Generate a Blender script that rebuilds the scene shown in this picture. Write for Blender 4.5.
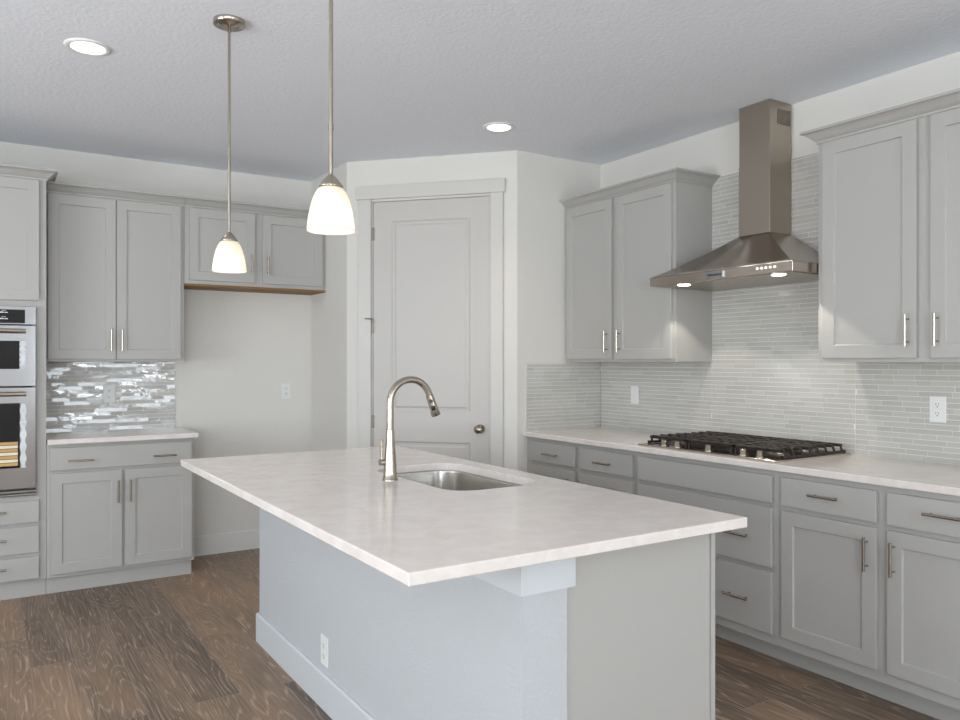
import bpy, bmesh, math, random
from mathutils import Vector, Matrix
random.seed(7)
PI = math.pi
C = bpy.context.scene.collection
for o in list(bpy.data.objects):
    bpy.data.objects.remove(o)

# ------------------------------------------------------------------ camera
YAW = 0.5687
cam_data = bpy.data.cameras.new('camera')
cam = bpy.data.objects.new('camera', cam_data)
C.objects.link(cam)
cam.location = (0, 0, 1.3726)
cam.rotation_euler = (PI / 2, 0, -YAW)
cam_data.sensor_width = 36
cam_data.lens = 777.0 / 960 * 36
cam_data.shift_y = 1.2 / 960
cam_data.clip_start = 0.05
bpy.context.scene.camera = cam

# ------------------------------------------------------------------ view, world, daylight
sc = bpy.context.scene
sc.view_settings.view_transform = 'Standard'
sc.view_settings.look = 'None'
sc.view_settings.gamma = 1
sc.view_settings.use_curve_mapping = False
sc.view_settings.exposure = -0.10

world = bpy.data.worlds.new('sky')
sc.world = world
world.use_nodes = True
wn = world.node_tree.nodes
wn['Background'].inputs[0].default_value = (0.75, 0.86, 1.0, 1)
wn['Background'].inputs[1].default_value = 1.0

RX, YB, YR, XA, YA, XD, H = 3.638, 5.694, 4.126, 2.109, 5.003, 2.924, 2.743   # room planes
XL, YF = -3.2, -4.2


def area_light(name, loc, direction, sx, sy, power, col, spread=PI):
    d = bpy.data.lights.new(name, 'AREA')
    d.shape = 'RECTANGLE'; d.size = sx; d.size_y = sy
    d.energy = power; d.color = col; d.spread = spread
    o = bpy.data.objects.new(name, d)
    C.objects.link(o)
    o.location = loc
    o.rotation_euler = Vector(direction).to_track_quat('-Z', 'Y').to_euler()
    return o


# windows of the room (openings in wall_front and wall_left, all behind or beside the camera)
WIN_F = [(1.05, 3.10, 0.75, 2.2), (-2.9, -0.8, 0.75, 2.2)]      # x0,x1,z0,z1 in wall_front
WIN_L = [(-3.0, -0.8, 0.75, 2.2), (1.0, 3.4, 0.75, 2.2)]         # y0,y1,z0,z1 in wall_left
DAY = (0.86, 0.94, 1.0)
E_F, E_L, E_UP = (58, 180), (62, 86), (60, 150)          # window daylight, and added upward lamps that brighten the ceiling
C_UP = (0.97, 0.98, 1.0)
E_DOWN_IN, E_DOWN_OUT, C_DOWN = 17, 5, (1.0, 0.80, 0.62)
E_PEND, E_HOOD = 0.8, 7
for i, (a, b, z0, z1) in enumerate(WIN_F):
    area_light('daylight', ((a + b) / 2, YF - 0.16, (z0 + z1) / 2), (0, 1, 0), b - a, z1 - z0, E_F[i], DAY)
    area_light('ceiling_fill', ((a + b) / 2, YF - 0.45, z0 - 0.1), (0, 1, 1.1), b - a, 0.7, E_UP[0], C_UP)  # added fill lamp below the window, aimed up at the ceiling
for i, (a, b, z0, z1) in enumerate(WIN_L):
    area_light('daylight', (XL - 0.16, (a + b) / 2, (z0 + z1) / 2), (1, 0, 0), b - a, z1 - z0, E_L[i], DAY)
    area_light('ceiling_fill', (XL - 0.45, (a + b) / 2, z0 - 0.1), (1, 0, 1.1), b - a, 0.7, E_UP[1], C_UP)  # same added ceiling fill for the left wall


# ------------------------------------------------------------------ materials
def mat(name, col, rough=0.5, metal=0.0, **kw):
    m = bpy.data.materials.new(name)
    m.use_nodes = True
    b = m.node_tree.nodes['Principled BSDF']
    b.inputs['Base Color'].default_value = (*col, 1)
    b.inputs['Roughness'].default_value = rough
    b.inputs['Metallic'].default_value = metal
    for k, v in kw.items():
        b.inputs[k.replace('_', ' ')].default_value = v
    return m


def srgb(r, g, b):
    f = lambda c: c / 12.92 if c <= 0.04045 else ((c + 0.055) / 1.055) ** 2.4
    return tuple(f(c / 255) for c in (r, g, b))


def N(m, kind, **kw):
    n = m.node_tree.nodes.new(kind)
    for k, v in kw.items():
        if hasattr(n, k):
            setattr(n, k, v)
        else:
            n.inputs[k].default_value = v
    return n


def lk(m, a, b):
    m.node_tree.links.new(a, b)


def add_bump(m, scale, strength, dist, detail=3.0, stretch=None, rough=0.5):
    tc = N(m, 'ShaderNodeTexCoord')
    no = N(m, 'ShaderNodeTexNoise')
    no.inputs['Scale'].default_value = scale
    no.inputs['Detail'].default_value = detail
    no.inputs['Roughness'].default_value = rough
    if stretch:
        mp = N(m, 'ShaderNodeMapping')
        mp.inputs['Scale'].default_value = stretch
        lk(m, tc.outputs['Object'], mp.inputs[0]); lk(m, mp.outputs[0], no.inputs['Vector'])
    else:
        lk(m, tc.outputs['Object'], no.inputs['Vector'])
    bu = N(m, 'ShaderNodeBump')
    bu.inputs['Strength'].default_value = strength
    bu.inputs['Distance'].default_value = dist
    lk(m, no.outputs[0], bu.inputs['Height'])
    lk(m, bu.outputs[0], m.node_tree.nodes['Principled BSDF'].inputs['Normal'])
    return no, bu


M = {}
M['wall'] = mat('wall_paint', srgb(221, 218, 212), 0.75)
add_bump(M['wall'], 90, 0.25, 0.004)
M['ceiling'] = mat('ceiling_texture', srgb(238, 241, 247), 0.85)
add_bump(M['ceiling'], 60, 0.45, 0.007, 3)
M['island_wall'] = mat('island_drywall', srgb(192, 195, 198), 0.7)
add_bump(M['island_wall'], 100, 0.6, 0.005, 3)
M['trim'] = mat('white_trim_paint', srgb(208, 205, 200), 0.38)
M['door'] = mat('door_paint', srgb(198, 194, 189), 0.42)
M['cab'] = mat('grey_cabinet_paint', srgb(179, 177, 173), 0.42)
add_bump(M['cab'], 30, 0.04, 0.003)
M['base_trim'] = mat('baseboard_paint', srgb(222, 221, 219), 0.4)
M['cool_trim'] = mat('island_trim_paint', srgb(206, 210, 213), 0.42)
M['hinge'] = mat('dull_nickel', (0.34, 0.31, 0.27), 0.45, 1.0)
M['wood'] = mat('raw_wood', srgb(134, 100, 52), 0.6)
M['nickel'] = mat('brushed_nickel', (0.44, 0.39, 0.33), 0.22, 1.0)
M['steel'] = mat('brushed_steel', (0.52, 0.455, 0.40), 0.20, 1.0)
add_bump(M['steel'], 30, 0.10, 0.0015, 2, (1, 1, 40))
M['duct'] = mat('steel_duct', (0.44, 0.385, 0.325), 0.30, 1.0)
add_bump(M['duct'], 30, 0.08, 0.0015, 2, (30, 30, 1))
M['sink'] = mat('sink_steel', (0.62, 0.60, 0.57), 0.22, 1.0)
M['oven_steel'] = mat('oven_steel', (0.50, 0.51, 0.53), 0.13, 1.0)
M['film'] = mat('clear_protective_film', (0.9, 0.93, 0.95), 0.12, 0.0, Alpha=0.75)
add_bump(M['film'], 22, 1.0, 0.02, 2)
M['black_glass'] = mat('black_glass', (0.006, 0.006, 0.007), 0.06)
M['black'] = mat('black_plastic', (0.012, 0.012, 0.012), 0.4)
M['iron'] = mat('cast_iron', (0.020, 0.012, 0.010), 0.42)
M['white_plastic'] = mat('white_plastic', srgb(232, 232, 230), 0.35)
M['ink'] = mat('white_ink', (0.8, 0.8, 0.8), 0.5)
M['slot'] = mat('dark_slot', (0.05, 0.05, 0.05), 0.6)
M['grout'] = mat('grout', srgb(236, 235, 230), 0.8)
M['refl_tan'] = mat('tan_reflection', srgb(205, 165, 105), 0.7)  # stripe colours of the reflection painted on the oven window
M['refl_cream'] = mat('cream_reflection', srgb(235, 225, 200), 0.6)


def emis(name, col, s):
    m = mat(name, col, 0.4)
    b = m.node_tree.nodes['Principled BSDF']
    b.inputs['Emission Color'].default_value = (*col, 1)
    b.inputs['Emission Strength'].default_value = s
    return m


M['lens'] = emis('downlight_lens', (1.0, 0.95, 0.88), 6.0)
M['led'] = emis('hood_lamp', (1.0, 0.93, 0.75), 12.0)
M['button'] = emis('lit_button', (1.0, 0.97, 0.9), 0.6)
M['bulb'] = emis('bulb', (1.0, 0.90, 0.78), 1.6)

# frosted glass shade: translucent and faintly self-glowing where the bulb sits inside
m = bpy.data.materials.new('frosted_shade_glass'); m.use_nodes = True
nt = m.node_tree; nt.nodes.clear()
out = nt.nodes.new('ShaderNodeOutputMaterial')
df = nt.nodes.new('ShaderNodeBsdfDiffuse'); df.inputs[0].default_value = (0.93, 0.88, 0.82, 1)
tr = nt.nodes.new('ShaderNodeBsdfTranslucent'); tr.inputs[0].default_value = (0.98, 0.93, 0.87, 1)
gl = nt.nodes.new('ShaderNodeBsdfGlossy'); gl.inputs['Roughness'].default_value = 0.15
mx = nt.nodes.new('ShaderNodeMixShader'); mx.inputs[0].default_value = 0.6
mx2 = nt.nodes.new('ShaderNodeMixShader'); mx2.inputs[0].default_value = 0.05
nt.links.new(df.outputs[0], mx.inputs[1]); nt.links.new(tr.outputs[0], mx.inputs[2])
nt.links.new(mx.outputs[0], mx2.inputs[1]); nt.links.new(gl.outputs[0], mx2.inputs[2])
nt.links.new(mx2.outputs[0], out.inputs[0])
M['shade'] = m

# quartz
m = mat('white_quartz', srgb(228, 222, 217), 0.16)
tc = N(m, 'ShaderNodeTexCoord')
n1 = N(m, 'ShaderNodeTexNoise'); n1.inputs['Scale'].default_value = 11; n1.inputs['Detail'].default_value = 6; n1.inputs['Roughness'].default_value = 0.65
n1.inputs['Distortion'].default_value = 0.6
cr = N(m, 'ShaderNodeValToRGB')
cr.color_ramp.elements[0].position = 0.36; cr.color_ramp.elements[0].color = (*srgb(226, 217, 211), 1)
cr.color_ramp.elements[1].position = 0.62; cr.color_ramp.elements[1].color = (*srgb(234, 227, 222), 1)
lk(m, tc.outputs['Object'], n1.inputs['Vector']); lk(m, n1.outputs[0], cr.inputs[0])
lk(m, cr.outputs[0], m.node_tree.nodes['Principled BSDF'].inputs['Base Color'])
M['quartz'] = m


# glass mosaic tile: colour varies tile by tile
def tile_mat(name, base, var, rough):
    m = mat(name, base, rough)
    b = m.node_tree.nodes['Principled BSDF']
    b.inputs['IOR'].default_value = 1.55
    g = N(m, 'ShaderNodeNewGeometry')
    cr = N(m, 'ShaderNodeValToRGB')
    cr.color_ramp.elements[0].color = (*[max(0, c - var) for c in base], 1)
    cr.color_ramp.elements[1].color = (*[min(1, c + var * 0.6) for c in base], 1)
    lk(m, g.outputs['Random Per Island'], cr.inputs[0]); lk(m, cr.outputs[0], b.inputs['Base Color'])
    tc = N(m, 'ShaderNodeTexCoord')
    no = N(m, 'ShaderNodeTexNoise'); no.inputs['Scale'].default_value = 26; no.inputs['Detail'].default_value = 1
    bu = N(m, 'ShaderNodeBump'); bu.inputs['Strength'].default_value = 0.16; bu.inputs['Distance'].default_value = 0.004
    lk(m, tc.outputs['Object'], no.inputs['Vector']); lk(m, no.outputs[0], bu.inputs['Height'])
    lk(m, bu.outputs[0], b.inputs['Normal'])
    return m


M['tile'] = tile_mat('pale_grey_glass_tile', srgb(192, 190, 184), 0.05, 0.12)
M['tile_gloss'] = tile_mat('glossy_grey_glass_tile', srgb(196, 194, 190), 0.05, 0.05)
M['tile_gloss'].node_tree.nodes['Principled BSDF'].inputs['IOR'].default_value = 1.75


# floor: long oak planks running along Y, cerused grain
def floor_mat():
    m = mat('brown_oak_planks', (0.1, 0.07, 0.05), 0.42)
    b = m.node_tree.nodes['Principled BSDF']
    tc = N(m, 'ShaderNodeTexCoord')
    mp = N(m, 'ShaderNodeMapping'); mp.inputs['Rotation'].default_value = (0, 0, PI / 2); mp.inputs['Location'].default_value = (0.35, 0.003, 0)
    lk(m, tc.outputs['Object'], mp.inputs[0])
    br = N(m, 'ShaderNodeTexBrick')
    br.offset = 0.37; br.offset_frequency = 2
    br.inputs['Color1'].default_value = (0, 0, 0, 1); br.inputs['Color2'].default_value = (1, 1, 1, 1)
    br.inputs['Mortar'].default_value = (0.5, 0.5, 0.5, 1)
    br.inputs['Scale'].default_value = 1.0; br.inputs['Mortar Size'].default_value = 0.0014
    br.inputs['Mortar Smooth'].default_value = 0.0
    br.inputs['Brick Width'].default_value = 1.22; br.inputs['Row Height'].default_value = 0.18
    lk(m, mp.outputs[0], br.inputs['Vector'])
    w = N(m, 'ShaderNodeMath', operation='MULTIPLY'); w.inputs[1].default_value = 23.0
    lk(m, br.outputs['Color'], w.inputs[0])
    # cathedral rings
    m1 = N(m, 'ShaderNodeMapping'); m1.inputs['Scale'].default_value = (7.0, 0.9, 1)
    lk(m, tc.outputs['Object'], m1.inputs[0])
    r1 = N(m, 'ShaderNodeTexNoise', noise_dimensions='4D'); r1.inputs['Scale'].default_value = 1.0; r1.inputs['Detail'].default_value = 1.5
    r1.inputs['Roughness'].default_value = 0.45; r1.inputs['Distortion'].default_value = 0.35
    lk(m, m1.outputs[0], r1.inputs['Vector']); lk(m, w.outputs[0], r1.inputs['W'])
    mul = N(m, 'ShaderNodeMath', operation='MULTIPLY'); mul.inputs[1].default_value = 21.0
    lk(m, r1.outputs[0], mul.inputs[0])
    pp = N(m, 'ShaderNodeMath', operation='PINGPONG'); pp.inputs[1].default_value = 0.5
    lk(m, mul.outputs[0], pp.inputs[0])
    cr = N(m, 'ShaderNodeValToRGB')
    cr.color_ramp.elements[0].position = 0.0; cr.color_ramp.elements[0].color = (1, 1, 1, 1)
    cr.color_ramp.elements[1].position = 0.30; cr.color_ramp.elements[1].color = (0, 0, 0, 1)
    pp2 = N(m, 'ShaderNodeMath', operation='MULTIPLY'); pp2.inputs[1].default_value = 2.0
    lk(m, pp.outputs[0], pp2.inputs[0]); lk(m, pp2.outputs[0], cr.inputs[0])
    # fine fibres
    m2 = N(m, 'ShaderNodeMapping'); m2.inputs['Scale'].default_value = (170.0, 5.0, 1)
    lk(m, tc.outputs['Object'], m2.inputs[0])
    f = N(m, 'ShaderNodeTexNoise', noise_dimensions='4D'); f.inputs['Scale'].default_value = 1.0; f.inputs['Detail'].default_value = 3
    lk(m, m2.outputs[0], f.inputs['Vector']); lk(m, w.outputs[0], f.inputs['W'])
    # blotches
    m3 = N(m, 'ShaderNodeMapping'); m3.inputs['Scale'].default_value = (5.0, 1.4, 1)
    lk(m, tc.outputs['Object'], m3.inputs[0])
    g = N(m, 'ShaderNodeTexNoise', noise_dimensions='4D'); g.inputs['Scale'].default_value = 1.0; g.inputs['Detail'].default_value = 3
    lk(m, m3.outputs[0], g.inputs['Vector']); lk(m, w.outputs[0], g.inputs['W'])
    base = N(m, 'ShaderNodeValToRGB')
    e = base.color_ramp.elements
    e[0].position = 0.25; e[0].color = (*srgb(74, 60, 52), 1)
    e[1].position = 0.75; e[1].color = (*srgb(146, 117, 92), 1)
    k = e.new(0.5); k.color = (*srgb(110, 91, 76), 1)
    mixv = N(m, 'ShaderNodeMath', operation='MULTIPLY_ADD'); mixv.inputs[1].default_value = 0.28
    gm = N(m, 'ShaderNodeMath', operation='MULTIPLY_ADD'); gm.inputs[1].default_value = 0.9; gm.inputs[2].default_value = -0.10
    lk(m, g.outputs[0], gm.inputs[0])
    lk(m, br.outputs['Color'], mixv.inputs[0]); lk(m, gm.outputs[0], mixv.inputs[2])
    lk(m, mixv.outputs[0], base.inputs[0])
    # light grain lines modulated by fibres
    fr = N(m, 'ShaderNodeValToRGB'); fr.color_ramp.elements[0].position = 0.36; fr.color_ramp.elements[1].position = 0.66
    lk(m, f.outputs[0], fr.inputs[0])
    lm = N(m, 'ShaderNodeMath', operation='MULTIPLY'); lk(m, cr.outputs[0], lm.inputs[0]); lk(m, fr.outputs[0], lm.inputs[1])
    lm1 = N(m, 'ShaderNodeMath', operation='MULTIPLY_ADD'); lm1.inputs[1].default_value = 0.80
    fm = N(m, 'ShaderNodeMath', operation='MULTIPLY'); fm.inputs[1].default_value = 0.28; lk(m, fr.outputs[0], fm.inputs[0])
    lk(m, lm.outputs[0], lm1.inputs[0]); lk(m, fm.outputs[0], lm1.inputs[2])
    mixc = N(m, 'ShaderNodeMix', data_type='RGBA')
    lk(m, lm1.outputs[0], mixc.inputs[0]); lk(m, base.outputs[0], mixc.inputs[6])
    mixc.inputs[7].default_value = (*srgb(194, 171, 148), 1)
    # seams
    mixs = N(m, 'ShaderNodeMix', data_type='RGBA')
    lk(m, br.outputs['Fac'], mixs.inputs[0]); lk(m, mixc.outputs[2], mixs.inputs[6]); mixs.inputs[7].default_value = (*srgb(150, 136, 122), 1)
    lk(m, mixs.outputs[2], b.inputs['Base Color'])
    bu = N(m, 'ShaderNodeBump'); bu.inputs['Strength'].default_value = 0.25; bu.inputs['Distance'].default_value = 0.002
    lk(m, fr.outputs[0], bu.inputs['Height']); lk(m, bu.outputs[0], b.inputs['Normal'])
    return m


M['floor'] = floor_mat()


# ------------------------------------------------------------------ mesh helpers
class MB:
    def __init__(self):
        self.bm = bmesh.new()
        self.mats = []
        self.cur = 0

    def use(self, m):
        if m not in self.mats:
            self.mats.append(m)
        self.cur = self.mats.index(m)
        return self

    def face(self, vs, smooth=False):
        f = self.bm.faces.new(vs)
        f.material_index = self.cur; f.smooth = smooth
        return f

    def box(self, x0, x1, y0, y1, z0, z1):
        v = [self.bm.verts.new(p) for p in ((x0, y0, z0), (x1, y0, z0), (x1, y1, z0), (x0, y1, z0), (x0, y0, z1), (x1, y0, z1), (x1, y1, z1), (x0, y1, z1))]
        for q in ((0, 3, 2, 1), (4, 5, 6, 7), (0, 1, 5, 4), (1, 2, 6, 5), (2, 3, 7, 6), (3, 0, 4, 7)):
            self.face([v[i] for i in q])
        return self

    def prism(self, pts, z0, z1):
        n = len(pts)
        a = [self.bm.verts.new((x, y, z0)) for x, y in pts]
        b = [self.bm.verts.new((x, y, z1)) for x, y in pts]
        self.face(a[::-1]); self.face(b)
        for i in range(n):
            self.face([a[i], a[(i + 1) % n], b[(i + 1) % n], b[i]])
        return self

    def frustum(self, r0, z0, r1, z1):
        """two rectangles (x0,x1,y0,y1) joined"""
        a = [self.bm.verts.new((r0[i], r0[j], z0)) for i, j in ((0, 2), (1, 2), (1, 3), (0, 3))]
        b = [self.bm.verts.new((r1[i], r1[j], z1)) for i, j in ((0, 2), (1, 2), (1, 3), (0, 3))]
        self.face(a[::-1]); self.face(b)
        for i in range(4):
            self.face([a[i], a[(i + 1) % 4], b[(i + 1) % 4], b[i]])
        return self

    def lathe(self, prof, c=(0, 0, 0), seg=32, axis='Z', smooth=True, cap=True):
        rings = []
        for r, h in prof:
            ring = []
            for i in range(seg):
                a = 2 * PI * i / seg
                p = (r * math.cos(a), r * math.sin(a), h)
                if axis == 'X': p = (h, p[0], p[1])
                if axis == 'Y': p = (p[1], h, p[0])
                ring.append(self.bm.verts.new((p[0] + c[0], p[1] + c[1], p[2] + c[2])))
            rings.append(ring)
        for a, b in zip(rings, rings[1:]):
            for i in range(seg):
                self.face([a[i], a[(i + 1) % seg], b[(i + 1) % seg], b[i]], smooth)
        if cap:
            for ring in (rings[0][::-1], rings[-1]): self.face([self.bm.verts.new(v.co) for v in ring])
        return self

    def tube(self, pts, rad, seg=16, smooth=True):
        pts = [Vector(p) for p in pts]
        if not isinstance(rad, (list, tuple)): rad = [rad] * len(pts)
        rings = []
        up = None
        for i, p in enumerate(pts):
            t = (pts[min(i + 1, len(pts) - 1)] - pts[max(i - 1, 0)]).normalized()
            if up is None:
                up = Vector((0, 1, 0)) if abs(t.y) < 0.9 else Vector((0, 0, 1))
            s = t.cross(up).normalized(); u = s.cross(t).normalized(); up = u
            rings.append([self.bm.verts.new(p + rad[i] * (math.cos(2 * PI * k / seg) * s + math.sin(2 * PI * k / seg) * u)) for k in range(seg)])
        for a, b in zip(rings, rings[1:]):
            for i in range(seg):
                self.face([a[i], a[(i + 1) % seg], b[(i + 1) % seg], b[i]], smooth)
        for ring in (rings[0][::-1], rings[-1]): self.face([self.bm.verts.new(v.co) for v in ring])
        return self

    def sweep(self, path, prof, closed=False):
        """sweep a closed profile [(out,z)] along a 2-D path; 'out' is to the right of travel"""
        P = [Vector(p) for p in path]
        n = len(P)
        rings = []
        for i in range(n):
            d0 = (P[i] - P[i - 1]).normalized() if i > 0 else None
            d1 = (P[i + 1] - P[i]).normalized() if i < n - 1 else None
            if d0 is None: d0 = d1
            if d1 is None: d1 = d0
            n0 = Vector((d0.y, -d0.x)); n1 = Vector((d1.y, -d1.x))
            mm = (n0 + n1).normalized(); k = 1 / max(0.2, mm.dot(n0))
            rings.append([self.bm.verts.new((P[i].x + mm.x * k * o, P[i].y + mm.y * k * o, z)) for o, z in prof])
        q = len(prof)
        for a, b in zip(rings, rings[1:]):
            for i in range(q):
                self.face([a[i], a[(i + 1) % q], b[(i + 1) % q], b[i]])
        self.face(rings[0][::-1]); self.face(rings[-1])
        return self

    def build(self, name, m=None, parent=None, bevel=0, loc=None, rotz=0, seg=1):
        bmesh.ops.recalc_face_normals(self.bm, faces=self.bm.faces)
        me = bpy.data.meshes.new(name)
        self.bm.to_mesh(me); self.bm.free()
        if m is not None and not self.mats: self.mats = [m]
        for k in self.mats: me.materials.append(k)
        o = bpy.data.objects.new(name, me)
        C.objects.link(o)
        if parent: o.parent = parent
        if loc: o.location = loc
        if rotz: o.rotation_euler = (0, 0, rotz)
        if bevel:
            b = o.modifiers.new('bevel', 'BEVEL'); b.width = bevel; b.segments = seg; b.limit_method = 'ANGLE'; b.angle_limit = 0.6
        return o


def box(name, m, x0, x1, y0, y1, z0, z1, parent=None, bevel=0, loc=None, rotz=0):
    return MB().box(x0, x1, y0, y1, z0, z1).build(name, m, parent, bevel, loc, rotz)


def thing(name, label, cat, loc=(0, 0, 0), rotz=0, group=None):
    o = bpy.data.objects.new(name, None)
    C.objects.link(o)
    o.empty_display_size = 0.1
    o.location = loc; o.rotation_euler = (0, 0, rotz)
    return tag(o, label, cat, group)


def tag(o, label, cat, group=None):
    o['label'] = label; o['category'] = cat
    if group: o['group'] = group
    return o


def struct(o):
    o['kind'] = 'structure'
    return o


def copy_tree(o, parent=None):
    c = o.copy(); C.objects.link(c); c.parent = parent
    for ch in [x for x in C.objects if x.parent == o]:
        copy_tree(ch, c)
    return c


# ------------------------------------------------------------------ room shell
T = 0.14
struct(box('floor', M['floor'], XL - T, RX + T, YF - T, YB + T, -0.10, 0.0))
struct(box('ceiling', M['ceiling'], XL - T, RX + T, YF - T, YB + T, H, H + 0.12))


def wall_x(name, y0, y1, x0, x1, openings):
    """wall slab along X (x0..x1) between y0,y1 with openings (a,b,z0,z1)"""
    b = MB(); cur = x0
    for a, c, z0, z1 in sorted(openings):
        b.box(cur, a, y0, y1, 0, H)
        if z0 > 0: b.box(a, c, y0, y1, 0, z0)
        b.box(a, c, y0, y1, z1, H)
        cur = c
    b.box(cur, x1, y0, y1, 0, H)
    return struct(b.build(name, M['wall']))


wall_x('wall_back', YB, YB + T, XL - T, RX + T, [])
wall_x('wall_front', YF - T, YF, XL - T, RX + T, WIN_F)
b = MB(); cur = YF
for a, c, z0, z1 in sorted(WIN_L):
    b.box(XL - T, XL, cur, a, 0, H); b.box(XL - T, XL, a, c, 0, z0); b.box(XL - T, XL, a, c, z1, H); cur = c
b.box(XL - T, XL, cur, YB, 0, H)
struct(b.build('wall_left', M['wall']))
struct(box('wall_right', M['wall'], RX, RX + T, YF, YB, 0, H))
# pantry: alcove side wall, diagonal wall with the door opening, return wall
DA = Vector((XA, YA)); DB = Vector((XD, YR)); DL = (DB - DA).length; DD = (DB - DA) / DL
DN = Vector((DD.y, -DD.x))          # points into ... decide below
if DN.dot(Vector((0, 0)) - DA) < 0: DN = -DN     # towards the camera
ANG = math.atan2(DD.y, DD.x)
# local frame of the diagonal wall: x along wall, y away from the room
nb = -DN
WT = 0.115


def off(p, s, d):
    q = Vector(p) + DD * s + nb * d
    return (q.x, q.y)


S0, S1, DH = 0.188, 1.018, 2.462
struct(MB().prism([(XA, YB), (XA, YA), off(DA, 0.0, 0), off(DA, 0.0, 0.0001), (XA + WT, YA + 0.047), (XA + WT, YB)][0:2] + [(XA + WT, YA + 0.048), (XA + WT, YB)], 0, H).build('wall_alcove', M['wall']))
b = MB()
b.prism([off(DA, 0, 0), off(DA, S0, 0), off(DA, S0, WT), off(DA, 0.048, WT)], 0, H)
b.prism([off(DA, S0, 0), off(DA, S1, 0), off(DA, S1, WT), off(DA, S0, WT)], DH, H)
b.prism([off(DA, S1, 0), off(DA, DL, 0), off(DA, DL - 0.048, WT), off(DA, S1, WT)], 0, H)
struct(b.build('wall_pantry', M['wall']))
struct(MB().prism([(XD, YR), (RX, YR), (RX, YR + WT), (XD + 0.047, YR + WT)], 0, H).build('wall_return', M['wall']))

# baseboards
BB = [(0, 0), (0.014, 0), (0.014, 0.132), (0.009, 0.140), (0, 0.140)]


def bboard(name, path):
    return struct(MB().sweep(path, BB).build(name, M['base_trim']))


bboard('baseboard_back', [(1.16, YB), (XA - 0.014, YB)])
bboard('baseboard_alcove', [(XA, YB - 0.0), (XA, YA), off(DA, 0.088, 0)])
bboard('baseboard_pantry', [off(DA, 1.108, 0), (XD, YR), (3.0, YR)])
bboard('baseboard_left', [(XL, YF), (XL, YB), (-0.56, YB)])
bboard('baseboard_right', [(RX, 1.2), (RX, YF)])

# windows
def window(name, a, c, z0, z1, side):
    w, h = c - a, z1 - z0
    b = MB()
    f = 0.05
    b.box(0, w, 0.03, 0.09, 0, f).box(0, w, 0.03, 0.09, h - f, h).box(0, f, 0.03, 0.09, f, h - f).box(w - f, w, 0.03, 0.09, f, h - f)
    b.box(w / 2 - 0.03, w / 2 + 0.03, 0.03, 0.09, f, h - f)
    if side == 'F': loc, rz = (c, YF, z0), PI
    else: loc, rz = (XL, a, z0), PI / 2
    o = struct(b.build(name, M['trim'], None, 0, loc, rz))
    k = MB()
    k.box(-0.08, 0, -0.018, 0, -0.08, h + 0.08).box(w, w + 0.08, -0.018, 0, -0.08, h + 0.08).box(0, w, -0.018, 0, h, h + 0.08)
    if z0 > 0.3: k.box(0, w, -0.018, 0, -0.08, 0)
    k.build('window_casing', M['trim'], o)
    return o


for i, (a, c, z0, z1) in enumerate(WIN_F): window('window_%d' % (i + 1), a, c, z0, z1, 'F')
for i, (a, c, z0, z1) in enumerate(WIN_L): window('window_%d' % (i + 3), a, c, z0, z1, 'L')

# ---- pantry door, on the diagonal wall
def at_diag(s, d=0, z=0):
    x, y = off(DA, s, d)
    return (x, y, z)


def panel_slab(w, h, t, panels, prof):
    """slab with raised/recessed panels. local x 0..w, front at y=0, back y=t. prof = [(inset, depth)]"""
    b = MB(); bm = b.bm
    xs = sorted({0, w} | {p[0] for p in panels} | {p[1] for p in panels})
    zs = sorted({0, h} | {p[2] for p in panels} | {p[3] for p in panels})
    V = {}
    def gv(x, z):
        k = (round(x, 5), round(z, 5))
        if k not in V: V[k] = bm.verts.new((x, 0, z))
        return V[k]
    for i in range(len(xs) - 1):
        for j in range(len(zs) - 1):
            x0, x1, z0, z1 = xs[i], xs[i + 1], zs[j], zs[j + 1]
            if any(p[0] <= x0 and x1 <= p[1] and p[2] <= z0 and z1 <= p[3] for p in panels): continue
            b.face([gv(x0, z0), gv(x1, z0), gv(x1, z1), gv(x0, z1)])
    for p in panels:
        x0, x1, z0, z1 = p
        ring = [gv(x0, z0), gv(x1, z0), gv(x1, z1), gv(x0, z1)]
        for ins, dep in prof:
            nr = [bm.verts.new(q) for q in ((x0 + ins, dep, z0 + ins), (x1 - ins, dep, z0 + ins), (x1 - ins, dep, z1 - ins), (x0 + ins, dep, z1 - ins))]
            for i in range(4): b.face([ring[i], ring[(i + 1) % 4], nr[(i + 1) % 4], nr[i]])
            ring = nr
        b.face(ring)
    # back and rim
    bk = [bm.verts.new(q) for q in ((0, t, 0), (w, t, 0), (w, t, h), (0, t, h))]
    b.face(bk[::-1])
    fr = [gv(0, 0), gv(w, 0), gv(w, h), gv(0, h)]
    def edge_chain(i):
        if i == 0: return [gv(x, 0) for x in xs if (round(x, 5), 0) in V]
        if i == 1: return [gv(w, z) for z in zs if (round(w, 5), round(z, 5)) in V]
        if i == 2: return [gv(x, h) for x in reversed(xs) if (round(x, 5), round(h, 5)) in V]
        return [gv(0, z) for z in reversed(zs) if (0, round(z, 5)) in V]
    for i in range(4):
        ch = edge_chain(i)
        b.face(ch + [bk[(i + 1) % 4], bk[i]])
    return b


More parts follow.
